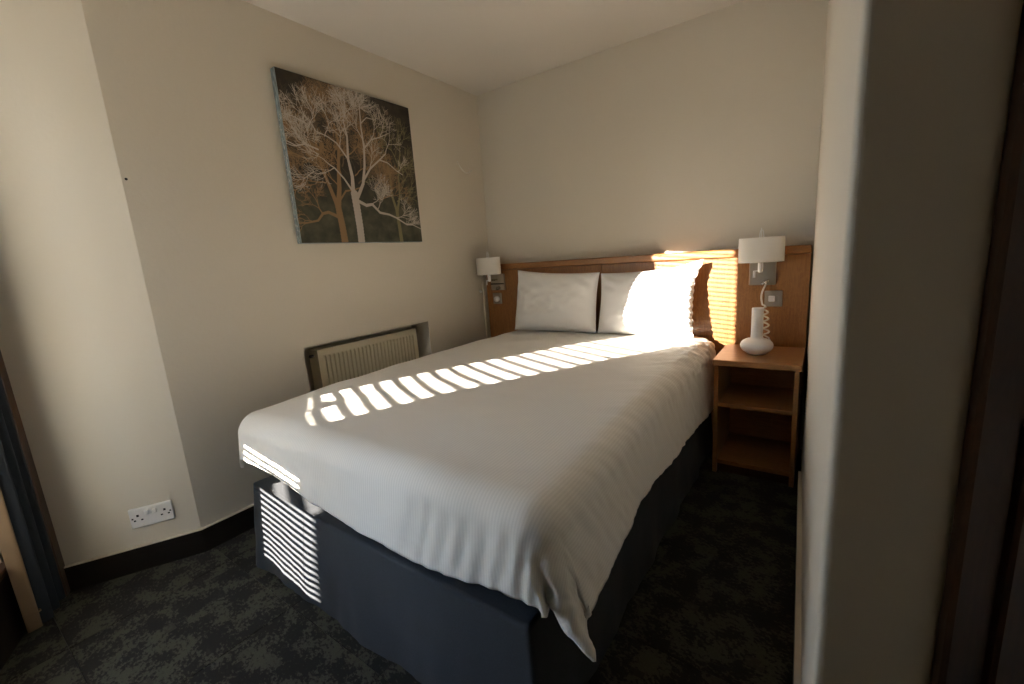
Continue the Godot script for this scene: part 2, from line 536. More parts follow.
func build_duvet():
	var w := DX1 - DX0
	var l := DZ1 - DZ0
	var nu := 260
	var nv := 290
	var left := 0.165
	var pos := PackedVector3Array()
	var uvs := PackedVector2Array()
	for j in nv + 1:
		for i in nu + 1:
			var v := float(j) / nv
			var u := float(i) / nu
			# denser towards the foot and the right-hand edge
			var uu := u
			var a_max := w + hem_right(DZ0 + minf(v, 0.87) * (l + 0.25))
			var a := lerpf(-left, a_max, uu)
			var b_max := l + hem_front(DX0 + clampf(a, 0.0, w))
			var b := lerpf(0.0, b_max, v)
			pos.push_back(duvet_full(a, b))
			uvs.push_back(Vector2(a / 0.018, b / 0.018))
	# normals for the thickness
	var nor := PackedVector3Array(); nor.resize(pos.size())
	var row := nu + 1
	for j in nv + 1:
		for i in nu + 1:
			var x0 := pos[j * row + maxi(i - 1, 0)]; var x1 := pos[j * row + mini(i + 1, nu)]
			var z0 := pos[maxi(j - 1, 0) * row + i]; var z1 := pos[mini(j + 1, nv) * row + i]
			nor[j * row + i] = (z1 - z0).cross(x1 - x0).normalized()
	var m := MB.new()
	for k in pos.size(): m.p(pos[k], uvs[k])
	var o := pos.size()
	for k in pos.size(): m.p(pos[k] - nor[k] * 0.012, uvs[k])
	for j in nv:
		for i in nu:
			var a := j * row + i
			m.quad(a, a + row, a + row + 1, a + 1)
			m.quad(o + a, o + a + 1, o + a + row + 1, o + a + row)
	for i in nu:
		var a := nv * row + i
		m.quad(a, o + a, o + a + 1, a + 1)
		m.quad(i, i + 1, o + i + 1, o + i)
	for j in nv:
		var a := j * row
		m.quad(a, o + a, o + a + row, a + row)
		a += nu
		m.quad(a, a + row, o + a + row, o + a)
	var q := put("duvet", m.mesh(true), mats.duvet)
	tag(q, "white striped duvet with a drooping corner spread over the bed", "duvet")

func build_pillow(label: String, at: Vector3, w: float, h: float, lean: float, turn: float, seed_: int, ruffle: float, skew: float):
	var m := MB.new()
	var nz := FastNoiseLite.new(); nz.seed = seed_; nz.frequency = 0.02; nz.fractal_octaves = 3
	var bas := Basis(Vector3.UP, turn) * Basis(Vector3.RIGHT, -lean)
	for side in [1.0, -1.0]:
		m.grid(64, 48, func(u, v):
			var x: float = u * 2.0 - 1.0
			var y: float = v * 2.0 - 1.0
			# sides draw in between the corners
			var px: float = x * w * 0.5 * (1.0 - 0.045 * (1.0 - y * y))
			var py: float = y * h * 0.5 * (1.0 - 0.075 * (1.0 - x * x) * (1.0 if y > 0 else 0.2))
			py += skew * x * v   # one upper corner is plumped higher than the other
			var t: float = pow(maxf((1.0 - pow(absf(x), 2.6)) * (1.0 - pow(absf(y), 2.4)), 0.0), 0.55)
			var bulge: float = t * 0.085 * (1.15 - 0.3 * y)
			var wr: float = nz.get_noise_2d(x * 60.0 + side * 200.0, y * 50.0) * 0.012 * t
			# creases that run in from the upper corners
			wr += 0.006 * sin((x * 0.8 + y) * 13.0 + 2.0 * nz.get_noise_2d(x * 40.0, y * 40.0)) * smoothstep(0.1, 0.9, absf(x)) * smoothstep(-0.2, 0.8, y) * minf(t * 2.0, 1.0)
			if ruffle > 0.0:
				var e: float = smoothstep(0.86, 1.0, x)
				wr += e * ruffle * sin(y * 27.0 + 3.0 * nz.get_noise_2d(7.0, y * 60.0)) * side
				px += e * ruffle * 0.8 * sin(y * 31.0)
				px += 0.03 * smoothstep(0.7, 1.0, x) * smoothstep(0.5, 1.0, y)
				py += 0.02 * smoothstep(0.6, 1.0, x) * smoothstep(0.5, 1.0, y)
			return [at + bas * Vector3(px, py + h * 0.5, side * (bulge + wr * side) + (0.0 if side > 0 else -0.0)), Vector2(u, v)], side < 0)
	var q := put("pillow", m.mesh(true), mats.pillow)
	tag(q, label, "pillow", "white pillows against the headboard")

func build_valance(parent: Node):
	# cloth skirt round the divan: straight sides, rounded corners, a little wider at the floor
	var m := MB.new()
	var per := []
	var x0 := 0.338; var x1 := 1.675; var z0 := 0.125; var z1 := 2.112
	var r := 0.012
	var corners := [[Vector2(x0 + r, z1 - r), PI], [Vector2(x1 - r, z1 - r), PI / 2], [Vector2(x1 - r, z0 + r), 0.0], [Vector2(x0 + r, z0 + r), -PI / 2]]
	# walk: foot-left, foot-right, head-right, head-left
	for ci in 4:
		var c: Vector2 = corners[ci][0]
		for k in 7:
			var a: float = corners[ci][1] - (PI / 2) * k / 6.0
			var dir := Vector2(cos(a), sin(a))
			per.append([c + dir * r, dir])
		var nc: Vector2 = corners[(ci + 1) % 4][0]
		var dir2 := Vector2(cos(corners[ci][1] - PI / 2), sin(corners[ci][1] - PI / 2))
		var n := int(c.distance_to(nc) / 0.025)
		for k in range(1, n):
			per.append([c.lerp(nc, float(k) / n) + dir2 * r, dir2])
	var rows := 14
	var np := per.size()
	for j in rows + 1:
		var v := float(j) / rows
		for i in np + 1:
			var e = per[i % np]
			var at: Vector2 = e[0]
			var dir: Vector2 = e[1]
			var s := float(i % np) * 0.025
			dir /= maxf(absf(dir.x), absf(dir.y))
			var out := 0.034 * (1.0 - v) + (1.0 - v) * (0.008 * n_b.get_noise_2d(s * 260.0, v * 30.0) + 0.006 * sin(s * 17.0)) + 0.004 * n_a.get_noise_2d(s * 140.0, v * 90.0) * (1.0 - v)
			var lift := 0.006 * (1.0 - v) * (0.5 + n_a.get_noise_2d(s * 90.0, 5.0))
			m.p(Vector3(at.x + dir.x * out, lift + v * 0.36, at.y + dir.y * out), Vector2(s, v))
	for j in rows:
		for i in np:
			var a := j * (np + 1) + i
			m.quad(a, a + 1, a + np + 2, a + np + 1)
	var c := m.p(Vector3(1.0, 0.36, 1.1))
	for i in np:
		var a := rows * (np + 1) + i
		m.tri(c, a, a + 1)
	put("valance", m.mesh(true), mats.valance, parent)

# ------------------------------------------------------------------ furniture
func build_lamp(at: Vector3, label: String, mirror: float) -> Node3D:
	# at: middle of the back plate on the headboard
	var t := thing("wall_lamp", label, "lamp", at, "")
	put("back_plate", bx(Vector3(-0.063, -0.062, 0.0), Vector3(0.063, 0.062, 0.022), 0.004), mats.brushed, t)
	var a := MB.new()
	a.tube([Vector3(0, 0.02, 0.02), Vector3(0, 0.02, 0.06), Vector3(0, 0.022, 0.1), Vector3(0, 0.035, 0.115)], 0.007, 12)
	put("arm", a.mesh(true), mats.chrome, t)
	var c := MB.new()
	c.lathe([Vector2(0.0, -0.008), Vector2(0.008, -0.008), Vector2(0.012, 0.0), Vector2(0.012, 0.07), Vector2(0.0, 0.07)], Vector3(0, 0.02, 0.115), 20)
	put("candle_tube", c.mesh(true), mats.white_plastic, t)
	var kb := MB.new()
	kb.tube([Vector3(mirror * -0.028, 0.022, 0.115), Vector3(mirror * -0.028, -0.014, 0.115)], 0.006, 10)
	kb.tube([Vector3(mirror * -0.028, 0.02, 0.115), Vector3(0, 0.02, 0.115)], 0.003, 8)
	put("switch_pull", kb.mesh(true), mats.white_plastic, t)
	var bl := MB.new()
	var pr := []
	for k in 13:
		var w := PI * k / 12
		pr.append(Vector2(0.021 * sin(w) + (0.004 if k < 4 else 0.0), 0.105 - 0.026 * cos(w)))
	bl.lathe(pr, Vector3(0, 0.03, 0.115), 20)
	put("bulb", bl.mesh(true), mats.white_plastic, t)
	var s := MB.new()
	s.lathe([Vector2(0.101, 0.066), Vector2(0.104, 0.065), Vector2(0.104, 0.19), Vector2(0.101, 0.189), Vector2(0.101, 0.066)], Vector3(0, 0, 0.115), 56, 1.0, 0.62)
	var shade := put("shade", s.mesh(), mats.lamp_fabric, t)
	var sp := MB.new()
	for w in [0.0, TAU / 3, 2 * TAU / 3]:
		sp.tube([Vector3(0, 0.182, 0.115), Vector3(cos(w) * 0.1, 0.182, 0.115 + sin(w) * 0.062)], 0.0016, 6)
	put("shade_spider", sp.mesh(true), mats.chrome, shade)
	var fi := MB.new()
	var loop := []
	for k in 17:
		var w := PI * k / 16
		loop.append(Vector3(0.009 * cos(w), 0.182 + 0.045 * sin(w) ** 0.5, 0.115))
	fi.tube(loop, 0.0025, 8)
	fi.tube([Vector3(-0.001, 0.18, 0.118), Vector3(-0.002, 0.238, 0.116)], 0.0022, 8)
	put("finial", fi.mesh(true), mats.white_plastic, shade)
	# the swivel below the plate
	var sw := MB.new()
	sw.tube([Vector3(0.02, -0.045, 0.02), Vector3(0.02, -0.045, 0.05)], 0.012, 14)
	sw.tube([Vector3(0.004, -0.055, 0.042), Vector3(0.034, -0.035, 0.042)], 0.008, 12)
	put("swivel", sw.mesh(true), mats.chrome, t)
	return t

func build_nightstand():
	var x0 := 1.765; var x1 := 2.128; var z0 := 0.088; var z1 := 0.485
	var t := thing("nightstand", "open wooden bedside cabinet with one shelf", "nightstand", Vector3.ZERO)
	var o := 0.008
	put("top", bx(Vector3(x0 - o, 0.582, z0), Vector3(x1 + o, 0.612, z1 + o), 0.003), mats.stand, t)
	put("side_panel", bx(Vector3(x0, 0, z0), Vector3(x0 + 0.02, 0.582, z1), 0.0015), mats.stand, t)
	put("side_panel", bx(Vector3(x1 - 0.02, 0, z0), Vector3(x1, 0.582, z1), 0.0015), mats.stand, t)
	put("shelf", bx(Vector3(x0 + 0.02, 0.362, z0 + 0.01), Vector3(x1 - 0.02, 0.382, z1 - 0.012), 0.0015), mats.stand, t)
	put("bottom_panel", bx(Vector3(x0 + 0.02, 0.05, z0 + 0.01), Vector3(x1 - 0.02, 0.072, z1 - 0.006), 0.0015), mats.stand, t)
	put("plinth", bx(Vector3(x0 + 0.02, 0.0, z1 - 0.04), Vector3(x1 - 0.02, 0.05, z1 - 0.022)), mats.dark_wood, t)
	put("back_panel", bx(Vector3(x0 + 0.02, 0.072, z0), Vector3(x1 - 0.02, 0.582, z0 + 0.01)), mats.stand, t)

func build_radiator():
	var t := thing("radiator", "cream ribbed panel radiator recessed in the wall niche", "radiator", Vector3.ZERO)
	var z0 := 0.808; var z1 := 1.530; var y0 := 0.30; var y1 := 0.764; var xf := -0.05; var xb := -0.14
	# front sheet with pressed flutes
	var m := MB.new()
	var pitch := 0.0268
	var n := int((z1 - z0 - 0.03) / pitch)
	var start := z0 + ((z1 - z0) - n * pitch) * 0.5
	var prof := [[z0, 0.0], [start, 0.0]]
	for k in n:
		var b := start + k * pitch
		prof.append_array([[b + 0.003, 0.0], [b + 0.007, -0.009], [b + pitch - 0.011, -0.009], [b + pitch - 0.006, 0.0], [b + pitch, 0.0]])
	prof.append([z1, 0.0])
	var lev := [[y0, 0.0], [y0 + 0.035, 0.0], [y0 + 0.05, 1.0], [y1 - 0.05, 1.0], [y1 - 0.035, 0.0], [y1, 0.0]]
	for lv in lev:
		for q in prof: m.p(Vector3(xf + q[1] * lv[1], lv[0], q[0]), Vector2(q[0], lv[0]))
	var c := prof.size()
	for j in lev.size() - 1:
		for i in c - 1:
			var a := j * c + i
			m.quad(a, a + c, a + c + 1, a + 1)
	put("front_panel", m.mesh(), mats.radiator, t)
	put("back_panel", bx(Vector3(xb, y0, z0), Vector3(xb + 0.02, y1, z1), 0.002), mats.radiator, t)
	put("side_cover", bx(Vector3(xb + 0.02, y0, z1 - 0.003), Vector3(xf, y1 - 0.003, z1)), mats.radiator, t)
	put("side_cover", bx(Vector3(xb + 0.02, y0, z0), Vector3(xf, y1 - 0.003, z0 + 0.003)), mats.radiator, t)
	var g := MB.new()
	var k := z0 + 0.01
	while k < z1 - 0.01:
		g.box(Vector3(xb + 0.02, y1 - 0.006, k), Vector3(xf - 0.006, y1 - 0.002, k + 0.007)); k += 0.016
	g.box(Vector3(xf - 0.006, y1 - 0.006, z0), Vector3(xf, y1, z1))
	put("top_grille", g.mesh(), mats.radiator, t)
	var v := MB.new()
	v.tube([Vector3(-0.095, y1 - 0.035, z1), Vector3(-0.095, y1 - 0.035, z1 + 0.022)], 0.009, 12)
	put("bleed_plug", v.mesh(true), mats.dark_metal, t)
	var pp := MB.new()
	pp.tube([Vector3(-0.075, 0.26, z1 + 0.03), Vector3(-0.075, y0 + 0.04, z1 + 0.03), Vector3(-0.075, y0 + 0.045, z1 - 0.005)], 0.0075, 10)
	put("pipe", pp.mesh(true), mats.radiator, t)

func build_headboard():
	var t := thing("headboard", "wide oak-toned wooden headboard panelling along the wall behind the bed", "headboard", Vector3.ZERO)
	put("panel", bx(Vector3(0.014, 0.0, 0.0), Vector3(0.9945, 1.102, 0.08), 0.0012), mats.headboard, t)
	put("panel", bx(Vector3(0.9965, 0.0, 0.0), Vector3(2.138, 1.102, 0.08), 0.0012), mats.headboard, t)
	put("cap_rail", bx(Vector3(0.014, 1.104, 0.0), Vector3(2.1405, 1.148, 0.100), 0.006), mats.cap, t)

func build_wall_plate(called: String, label: String, at: Vector3) -> Node3D:
	var t := thing(called, label, "switch", at)
	put("plate", bx(Vector3(-0.042, -0.043, 0), Vector3(0.042, 0.043, 0.008), 0.003), mats.brushed, t)
	return t

func build_socket():
	# on the splayed wall; local x runs along the wall towards the bed, y up, z into the room
	var a := Vector3(0, 0, 2.219)
	var along := Vector3(0.4735, 0, -0.8808)
	var nrm := Vector3(0.8808, 0, 0.4735)
	var t := thing("double_socket", "white double wall socket with two rocker switches above the skirting", "socket", a - along * 0.150 + Vector3(0, 0.233, 0))
	t.basis = Basis(along, Vector3.UP, nrm)
	var plate := put("plate", bx(Vector3(-0.073, -0.043, 0), Vector3(0.073, 0.043, 0.011), 0.003), mats.white_plastic, t)
	for s in [-1.0, 1.0]:
		put("rocker", bx(Vector3(s * 0.013 - 0.008, 0.008, 0.010), Vector3(s * 0.013 + 0.008, 0.029, 0.019), 0.003), mats.white_plastic, t)
		var c: float = s * 0.045
		put("pin_hole", bx(Vector3(c - 0.004, 0.006, 0.0105), Vector3(c + 0.004, 0.015, 0.0117)), mats.slot, plate)
		put("pin_hole", bx(Vector3(c - 0.0155, -0.0125, 0.0105), Vector3(c - 0.0085, -0.0065, 0.0117)), mats.slot, plate)
		put("pin_hole", bx(Vector3(c + 0.0085, -0.0125, 0.0105), Vector3(c + 0.0155, -0.0065, 0.0117)), mats.slot, plate)
		put("screw", bx(Vector3(s * 0.0635 - 0.003, -0.003, 0.0105), Vector3(s * 0.0635 + 0.003, 0.003, 0.0117)), mats.dark_metal, plate)

func build_picture():
	paint_art()
	var z0 := 0.744; var z1 := 1.571; var y0 := 1.331; var y1 := 2.144; var x := 0.036
	var t := thing("canvas_print", "square canvas print of bare brown and white trees on dark ground", "picture", Vector3.ZERO)
	var cv := put("stretched_canvas", bx(Vector3(0.001, y0, z0), Vector3(x, y1, z1), 0.002), mat("canvas_edge", rgb(150, 160, 160), 0.8), t)
	var m := MB.new()
	var f := 0.0005
	m.p(Vector3(x + f, y0 + 0.002, z1 - 0.002), Vector2(0, 1)); m.p(Vector3(x + f, y0 + 0.002, z0 + 0.002), Vector2(1, 1))
	m.p(Vector3(x + f, y1 - 0.002, z0 + 0.002), Vector2(1, 0)); m.p(Vector3(x + f, y1 - 0.002, z1 - 0.002), Vector2(0, 0))
	m.quad(0, 1, 2, 3)
	var pm := mat("print", Color.WHITE, 0.8)
	pm.albedo_texture = image_tex(art)
	put("printed_face", m.mesh(), pm, cv)
	# where the print wraps round onto the side
	var w := MB.new()
	w.p(Vector3(0.002, y0 + 0.002, z1 + f), Vector2(0.04, 1)); w.p(Vector3(x - 0.001, y0 + 0.002, z1 + f), Vector2(0.0, 1))
	w.p(Vector3(x - 0.001, y1 - 0.002, z1 + f), Vector2(0.0, 0)); w.p(Vector3(0.002, y1 - 0.002, z1 + f), Vector2(0.04, 0))
	w.quad(0, 1, 2, 3)
	var side := Image.create(32, 256, false, Image.FORMAT_RGB8)
	var r := RandomNumberGenerator.new(); r.seed = 3
	var n := FastNoiseLite.new(); n.seed = 8; n.frequency = 0.05
	for yy in 256:
		for xx in 32:
			var k := 1.0 + n.get_noise_2d(xx, yy) * 0.4
			var c := Color(0.52, 0.56, 0.56) * k
			if n.get_noise_2d(xx * 2.0 + 500.0, yy * 3.0) > 0.28 and yy > 60: c = Color(0.78, 0.76, 0.72)
			side.set_pixel(xx, yy, c)
	var sm := mat("print_side", Color.WHITE, 0.8)
	sm.albedo_texture = image_tex(side)
	sm.uv1_scale = Vector3(25, 1, 1)
	put("wrapped_edge", w.mesh(), sm, cv)

func build_vase():
	var t := MB.new()
	var prof := [Vector2(0.0, 0.0), Vector2(0.040, 0.0), Vector2(0.046, 0.003)]
	for k in 13:
		var w := -0.85 + 1.75 * k / 12.0
		prof.append(Vector2(0.076 * cos(w) ** 0.8, 0.042 + 0.042 * sin(w)))
	prof.append_array([Vector2(0.0315, 0.079), Vector2(0.0285, 0.088), Vector2(0.0275, 0.11), Vector2(0.0268, 0.234), Vector2(0.025, 0.2375), Vector2(0.022, 0.2375), Vector2(0.021, 0.232), Vector2(0.021, 0.14), Vector2(0.0, 0.135)])
	t.lathe(prof, Vector3(1.93, 0.6125, 0.292), 48)
	var q := put("bottle_vase", t.mesh(true), mats.ceramic)
	tag(q, "white bottle vase with a squat round body and long neck", "vase")

func build_coiled_cable():
	var m := MB.new()
	var path := []
	# straight lead down from the lamp's swivel, then the coil hanging beside the vase neck
	var a := Vector3(1.949, 0.958, 0.135)
	for k in 9:
		var s := k / 8.0
		path.append(a.lerp(Vector3(1.941, 0.855, 0.205), s) + Vector3(-0.012 * sin(PI * s), 0, 0.01 * sin(PI * s)))
	var turns := 4.5
	var n := 110
	for k in n + 1:
		var s := float(k) / n
		var w := TAU * turns * s
		var r := 0.0135 * smoothstep(0.0, 0.06, s)
		path.append(Vector3(1.952 + 0.012 * s + r * cos(w), 0.850 - 0.155 * s, 0.205 + r * sin(w)))
	path.append(Vector3(1.976, 0.682, 0.212)); path.append(Vector3(1.983, 0.66, 0.200)); path.append(Vector3(1.986, 0.630, 0.17)); path.append(Vector3(1.985, 0.617, 0.14)); path.append(Vector3(1.98, 0.616, 0.10))
	m.tube(path, 0.0046, 8)
	var q := put("coiled_cable", m.mesh(true), mats.cord)
	tag(q, "white coiled cable hanging from the wall lamp beside the vase", "cable")

func build_curtain():
	var t := thing("curtain", "blue curtain with a beige leading edge hanging by the splayed wall", "curtain", Vector3.ZERO)
	var top := 2.14
	var mk := func(s0: float, s1: float, waves: float, amp: float, mid: float, lo: float, called: String, m: Material):
		var b := MB.new()
		for side in [0, 1]:
			b.grid(60, 24, func(u, v):
				var s: float = lerpf(s0, s1, u)
				var d: float = mid + amp * sin(u * TAU * waves + 0.6) * (0.8 + 0.2 * sin(v * 3.0)) - (0.004 if side == 1 else 0.0)
				return [wp(s, lerpf(lo, top, v), d), Vector2(u, v)], side == 1)
		put(called, b.mesh(true), m, t)
	mk.call(0.064, 0.209, 2.5, 0.018, 0.074, 0.015, "blue_drape", mats.curtain_blue)
	mk.call(0.208, 0.236, 0.5, 0.022, 0.048, 0.012, "beige_edge", mats.curtain_beige)
	var h := MB.new()
	h.grid(12, 2, func(u, v):
		return [wp(lerpf(0.2075, 0.2375, u), lerpf(0.070, 0.076, v), 0.0515 + 0.022 * sin(u * PI + 0.6)), Vector2(u, v)])
	put("hem_seam", h.mesh(true), mats.curtain_beige, t)
	var r := MB.new()
	r.tube([wp(0.0, 2.21, 0.055), wp(1.25, 2.21, 0.055)], 0.014, 12)
	var q := put("curtain_rod", r.mesh(true), mats.dark_wood)
	tag(q, "dark wooden curtain rod above the window", "curtain rod")

func wbox(m: MB, s0: float, s1: float, y0: float, y1: float, d0: float, d1: float, b := 0.0):
	var xf := Transform3D(Basis(Vector3(WU.x, 0, WU.y), Vector3.UP, Vector3(-WN.x, 0, -WN.y)), Vector3(WO.x, 0, WO.y))
	m.box(Vector3(s0, y0, -d1), Vector3(s1, y1, -d0), b, xf)

func wmesh(s0: float, s1: float, y0: float, y1: float, d0: float, d1: float, b := 0.0) -> ArrayMesh:
	var m := MB.new()
	wbox(m, s0, s1, y0, y1, d0, d1, b)
	return m.mesh()

# sunlit panes, in s and y
const PA0 := 0.225
const PA1 := 0.628
const PL0 := 0.312
const PL1 := 0.688
const RAIL0 := 0.812
const RAIL1 := 0.967
const WTOP := 2.060
const WBOT := 0.295

func build_window():
	# wall with its opening: s 0.17..1.16, y 0.27..2.13
	var w := MB.new()
	wbox(w, -0.45, 0.17, 0, ROOM_H, -0.22, 0.0)
	wbox(w, 1.16, 4.2, 0, ROOM_H, -0.22, 0.0)
	wbox(w, 0.17, 1.16, 0, 0.27, -0.22, 0.0)
	wbox(w, 0.17, 1.16, 2.13, ROOM_H, -0.22, 0.0)
	struct("wall_window", w.mesh(), mats.wall, "beige painted wall with the tall window", "wall")
	var win := struct("window_1", wmesh(0.17, 1.16, 0.27, WBOT, -0.13, -0.08, 0.002), mats.frame, "tall white framed window with two lights and a middle rail", "window")
	put("top_rail", wmesh(0.17, 1.16, WTOP, 2.13, -0.13, -0.08, 0.002), mats.frame, win)
	put("stile", wmesh(0.17, PA0, WBOT, WTOP, -0.13, -0.08, 0.002), mats.frame, win)
	put("stile", wmesh(0.96, 1.16, WBOT, WTOP, -0.13, -0.08, 0.002), mats.frame, win)
	put("mullion", wmesh(PL1, 0.72, WBOT, RAIL0, -0.13, -0.08, 0.002), mats.frame, win)
	put("mullion", wmesh(PA1, 0.72, RAIL0, WTOP, -0.13, -0.08, 0.002), mats.frame, win)
	put("middle_rail", wmesh(PA0, PA1, RAIL0, RAIL1, -0.13, -0.08, 0.002), mats.frame, win)
	put("sun_mask_strip", wmesh(PA0, PL0, WBOT, RAIL0, -0.13, -0.08, 0.002), mats.frame, win)  # added strip that trims the left edge of the low sunbeam
	put("pane", wmesh(PA0, PA1, RAIL1, WTOP, -0.107, -0.103), mats.glass, win)
	put("pane", wmesh(PL0, PL1, WBOT, RAIL0, -0.107, -0.103), mats.glass, win)
	put("pane", wmesh(0.72, 0.96, WBOT, WTOP, -0.107, -0.103), mats.glass, win)
	var hd := MB.new()
	hd.tube([wp(0.44, RAIL1 - 0.02, -0.075), wp(0.44, RAIL1 + 0.012, -0.07), wp(0.40, RAIL1 + 0.022, -0.066), wp(0.34, RAIL1 + 0.006, -0.066)], [0.011, 0.011, 0.010, 0.008], 12)
	put("catch", hd.mesh(true), mats.white_plastic, win)
	put("window_board", wmesh(0.172, 1.158, 0.246, 0.27, -0.08, 0.03, 0.004), mats.dark_wood, win)

func build_blind():
	var t := thing("venetian_blind", "pale slatted venetian blind drawn down over the narrow window light", "blind", Vector3.ZERO)
	put("head_rail", wmesh(0.185, 0.69, 2.075, 2.108, -0.062, -0.03, 0.002), mats.slat, t)
	var pitch := 0.0262
	# one slat, slightly bowed
	for tilt_no in 2:
		pass
	var make := func(tilt: float) -> ArrayMesh:
		var m := MB.new()
		var n := 6
		for side in 2:
			for e in 2:
				for k in n + 1:
					var q := float(k) / n - 0.5
					var dd := q * 0.025
					var yy := 0.0016 * (1.0 - 4.0 * q * q) - (0.0005 if side == 1 else 0.0)
					var d2 := dd * cos(tilt) - yy * sin(tilt)
					var y2 := dd * sin(tilt) + yy * cos(tilt)
					var at := WU * (0.19 if e == 0 else 0.685) + WN * (-0.045 + d2)
					m.p(Vector3(at.x, y2, at.y), Vector2(q, e))
		for k in n:
			m.quad(k, k + 1, n + 1 + k + 1, n + 1 + k)
			var o := 2 * (n + 1)
			m.quad(o + k, o + n + 1 + k, o + n + 1 + k + 1, o + k + 1)
		return m.mesh(true)
	var up: ArrayMesh = make.call(deg_to_rad(18.0))
	var low: ArrayMesh = make.call(deg_to_rad(19.0))
	var y := 2.066
	while y > 0.275:
		var s := put("slat", up if y > 0.88 else low, mats.slat, t)
		s.position = Vector3(WO.x, y, WO.y)
		y -= pitch
	put("bottom_rail", wmesh(0.19, 0.685, 0.252, 0.267, -0.057, -0.033, 0.003), mats.slat, t)
	for s in [0.27, 0.60]:
		for d in [-0.0585, -0.0315]:
			var c := MB.new()
			c.tube([wp(s, 0.315, d), wp(s, 2.08, d)], 0.0006, 5)
			put("ladder_cord", c.mesh(true), mats.cord, t)

# ------------------------------------------------------------------ shell
func build_shell():
	# floor: slab and carpet tiles
	var c0 := WO + WU * -0.45 - WN * 0.2
	var c1 := WO + WU * 4.0 - WN * 0.2
	var outline := [Vector2(-0.75, -0.3), Vector2(3.3, -0.3), c1, c0]
	var fs := MB.new(); fs.prism(outline, -0.14, -0.012)
	var cs := MB.new(); cs.prism(outline, ROOM_H, ROOM_H + 0.15)
	var fl := struct("floor", fs.mesh(), mats.skirting, "dark mottled grey-green carpet tiles", "floor")
	var tile := 0.5
	var variants := []
	for k in 4:
		var m := MB.new()
		var g := 0.0008
		var off := Vector2((k % 2) * 0.5, (k / 2) * 0.5)
		m.box(Vector3(g, -0.012, g), Vector3(tile - g, 0.0, tile - g), 0.001)
		for i in m.v.size(): m.uv[i] = Vector2(m.v[i].x, m.v[i].z) * 0.98 + off
		variants.append(m.mesh())
	var n := 0
	for i in range(-2, 7):
		for j in range(0, 10):
			var x := i * tile + 0.177
			var z := j * tile - 0.31
			if x < -0.65 or x > 2.9 or z > 4.2: continue
			var q := put("carpet_tile", variants[(i * 2 + j * 3 + 8) % 4], mats.carpet, fl)
			q.position = Vector3(x, 0, z)
			n += 1
	struct("ceiling", cs.mesh(), mats.ceiling, "plain off-white ceiling", "ceiling")
	struct("wall_back", bx(Vector3(-0.3, 0, -0.2), Vector3(3.2, ROOM_H, 0.0)), mats.wall, "beige painted wall behind the headboard", "wall")
	# left wall with the radiator niche
	var m := MB.new()
	m.box(Vector3(-0.28, 0, 0.0), Vector3(0, ROOM_H, 0.735))
	m.box(Vector3(-0.28, 0, 1.632), Vector3(0, ROOM_H, 2.219))
	m.box(Vector3(-0.28, 0, 0.735), Vector3(0, 0.24, 1.632))
	m.box(Vector3(-0.28, 0.802, 0.735), Vector3(0, ROOM_H, 1.632))
	m.box(Vector3(-0.28, 0.24, 0.735), Vector3(-0.175, 0.802, 1.632))
	struct("wall_left", m.mesh(), mats.wall, "beige painted wall with the picture and radiator niche", "wall")
	# splayed wall with the socket
	var a := Vector2(0, 2.219)
	var dir := Vector2(-0.4735, 0.8808)
	var b := a + dir * 0.62
	var s := MB.new()
	s.prism([a, b, b + Vector2(-0.25, -0.13), a + Vector2(-0.28, 0.0)], 0, ROOM_H)
	struct("wall_splay", s.mesh(), mats.wall, "pale splayed wall beside the window with a double socket", "wall")
	# right wall, its rounded end and the face towards the entrance
	var l2 := Vector2(2.2047, 2.05)
	var p0 := Vector2(2.1440, 0.0)
	var d1 := (l2 - p0).normalized()
	var d2 := Vector2(0.80, -0.60)
	var poly := [p0 + Vector2(0, -0.01)]
	var rr := 0.022
	for k in 9:
		var t := k / 8.0
		var q1 := l2 - d1 * rr; var q2 := l2 + d2 * rr
		poly.append(q1.lerp(l2, t).lerp(l2.lerp(q2, t), t))
	poly.append(l2 + d2 * 1.05)
	poly.append(Vector2(3.15, 0.0))
	var r := MB.new()
	r.prism(poly, 0, ROOM_H)
	struct("wall_right", r.mesh(), mats.wall, "beige wall end with a rounded corner beside the nightstand", "wall")
	# entrance: far side, and an unseen partition added to keep window light off it
	struct("wall_hall", bx(Vector3(3.0, 0, 1.4), Vector3(3.15, ROOM_H, 4.6)), mats.wall, "beige wall at the far side of the entrance", "wall")
	struct("wall_added_partition", bx(Vector3(1.20, 0, 2.90), Vector3(1.30, ROOM_H, 3.60)), mats.wall, "unseen partition added to keep window light out of the entrance", "wall")
	# door frame on the near wall
	var fx := Transform3D(Basis(Vector3(d2.x, 0, d2.y), Vector3.UP, Vector3(0.60, 0, 0.80)), Vector3(l2.x, 0, l2.y))
	var mk := func(s0, s1, y0, y1, n0, n1, bev) -> ArrayMesh:
		var q := MB.new()
		q.box(Vector3(s0, y0, n0), Vector3(s1, y1, n1), bev, fx)
		return q.mesh()
	var door := struct("door_1", mk.call(0.306, 0.95, 0.01, 2.05, 0.0, 0.012, 0.002), mats.dark_wood, "dark wooden door in the near wall", "door")
	put("architrave", mk.call(0.197, 0.249, 0.0, 2.12, 0.0, 0.022, 0.006), mats.dark_wood, door)
	put("door_stop", mk.call(0.249, 0.276, 0.0, 2.10, 0.0, 0.014, 0.004), mats.dark_wood, door)
	put("door_lining", mk.call(0.276, 0.305, 0.0, 2.09, 0.0, 0.026, 0.005), mats.dark_wood, door)
	put("head_architrave", mk.call(0.197, 1.0, 2.12, 2.19, 0.0, 0.022, 0.006), mats.dark_wood, door)
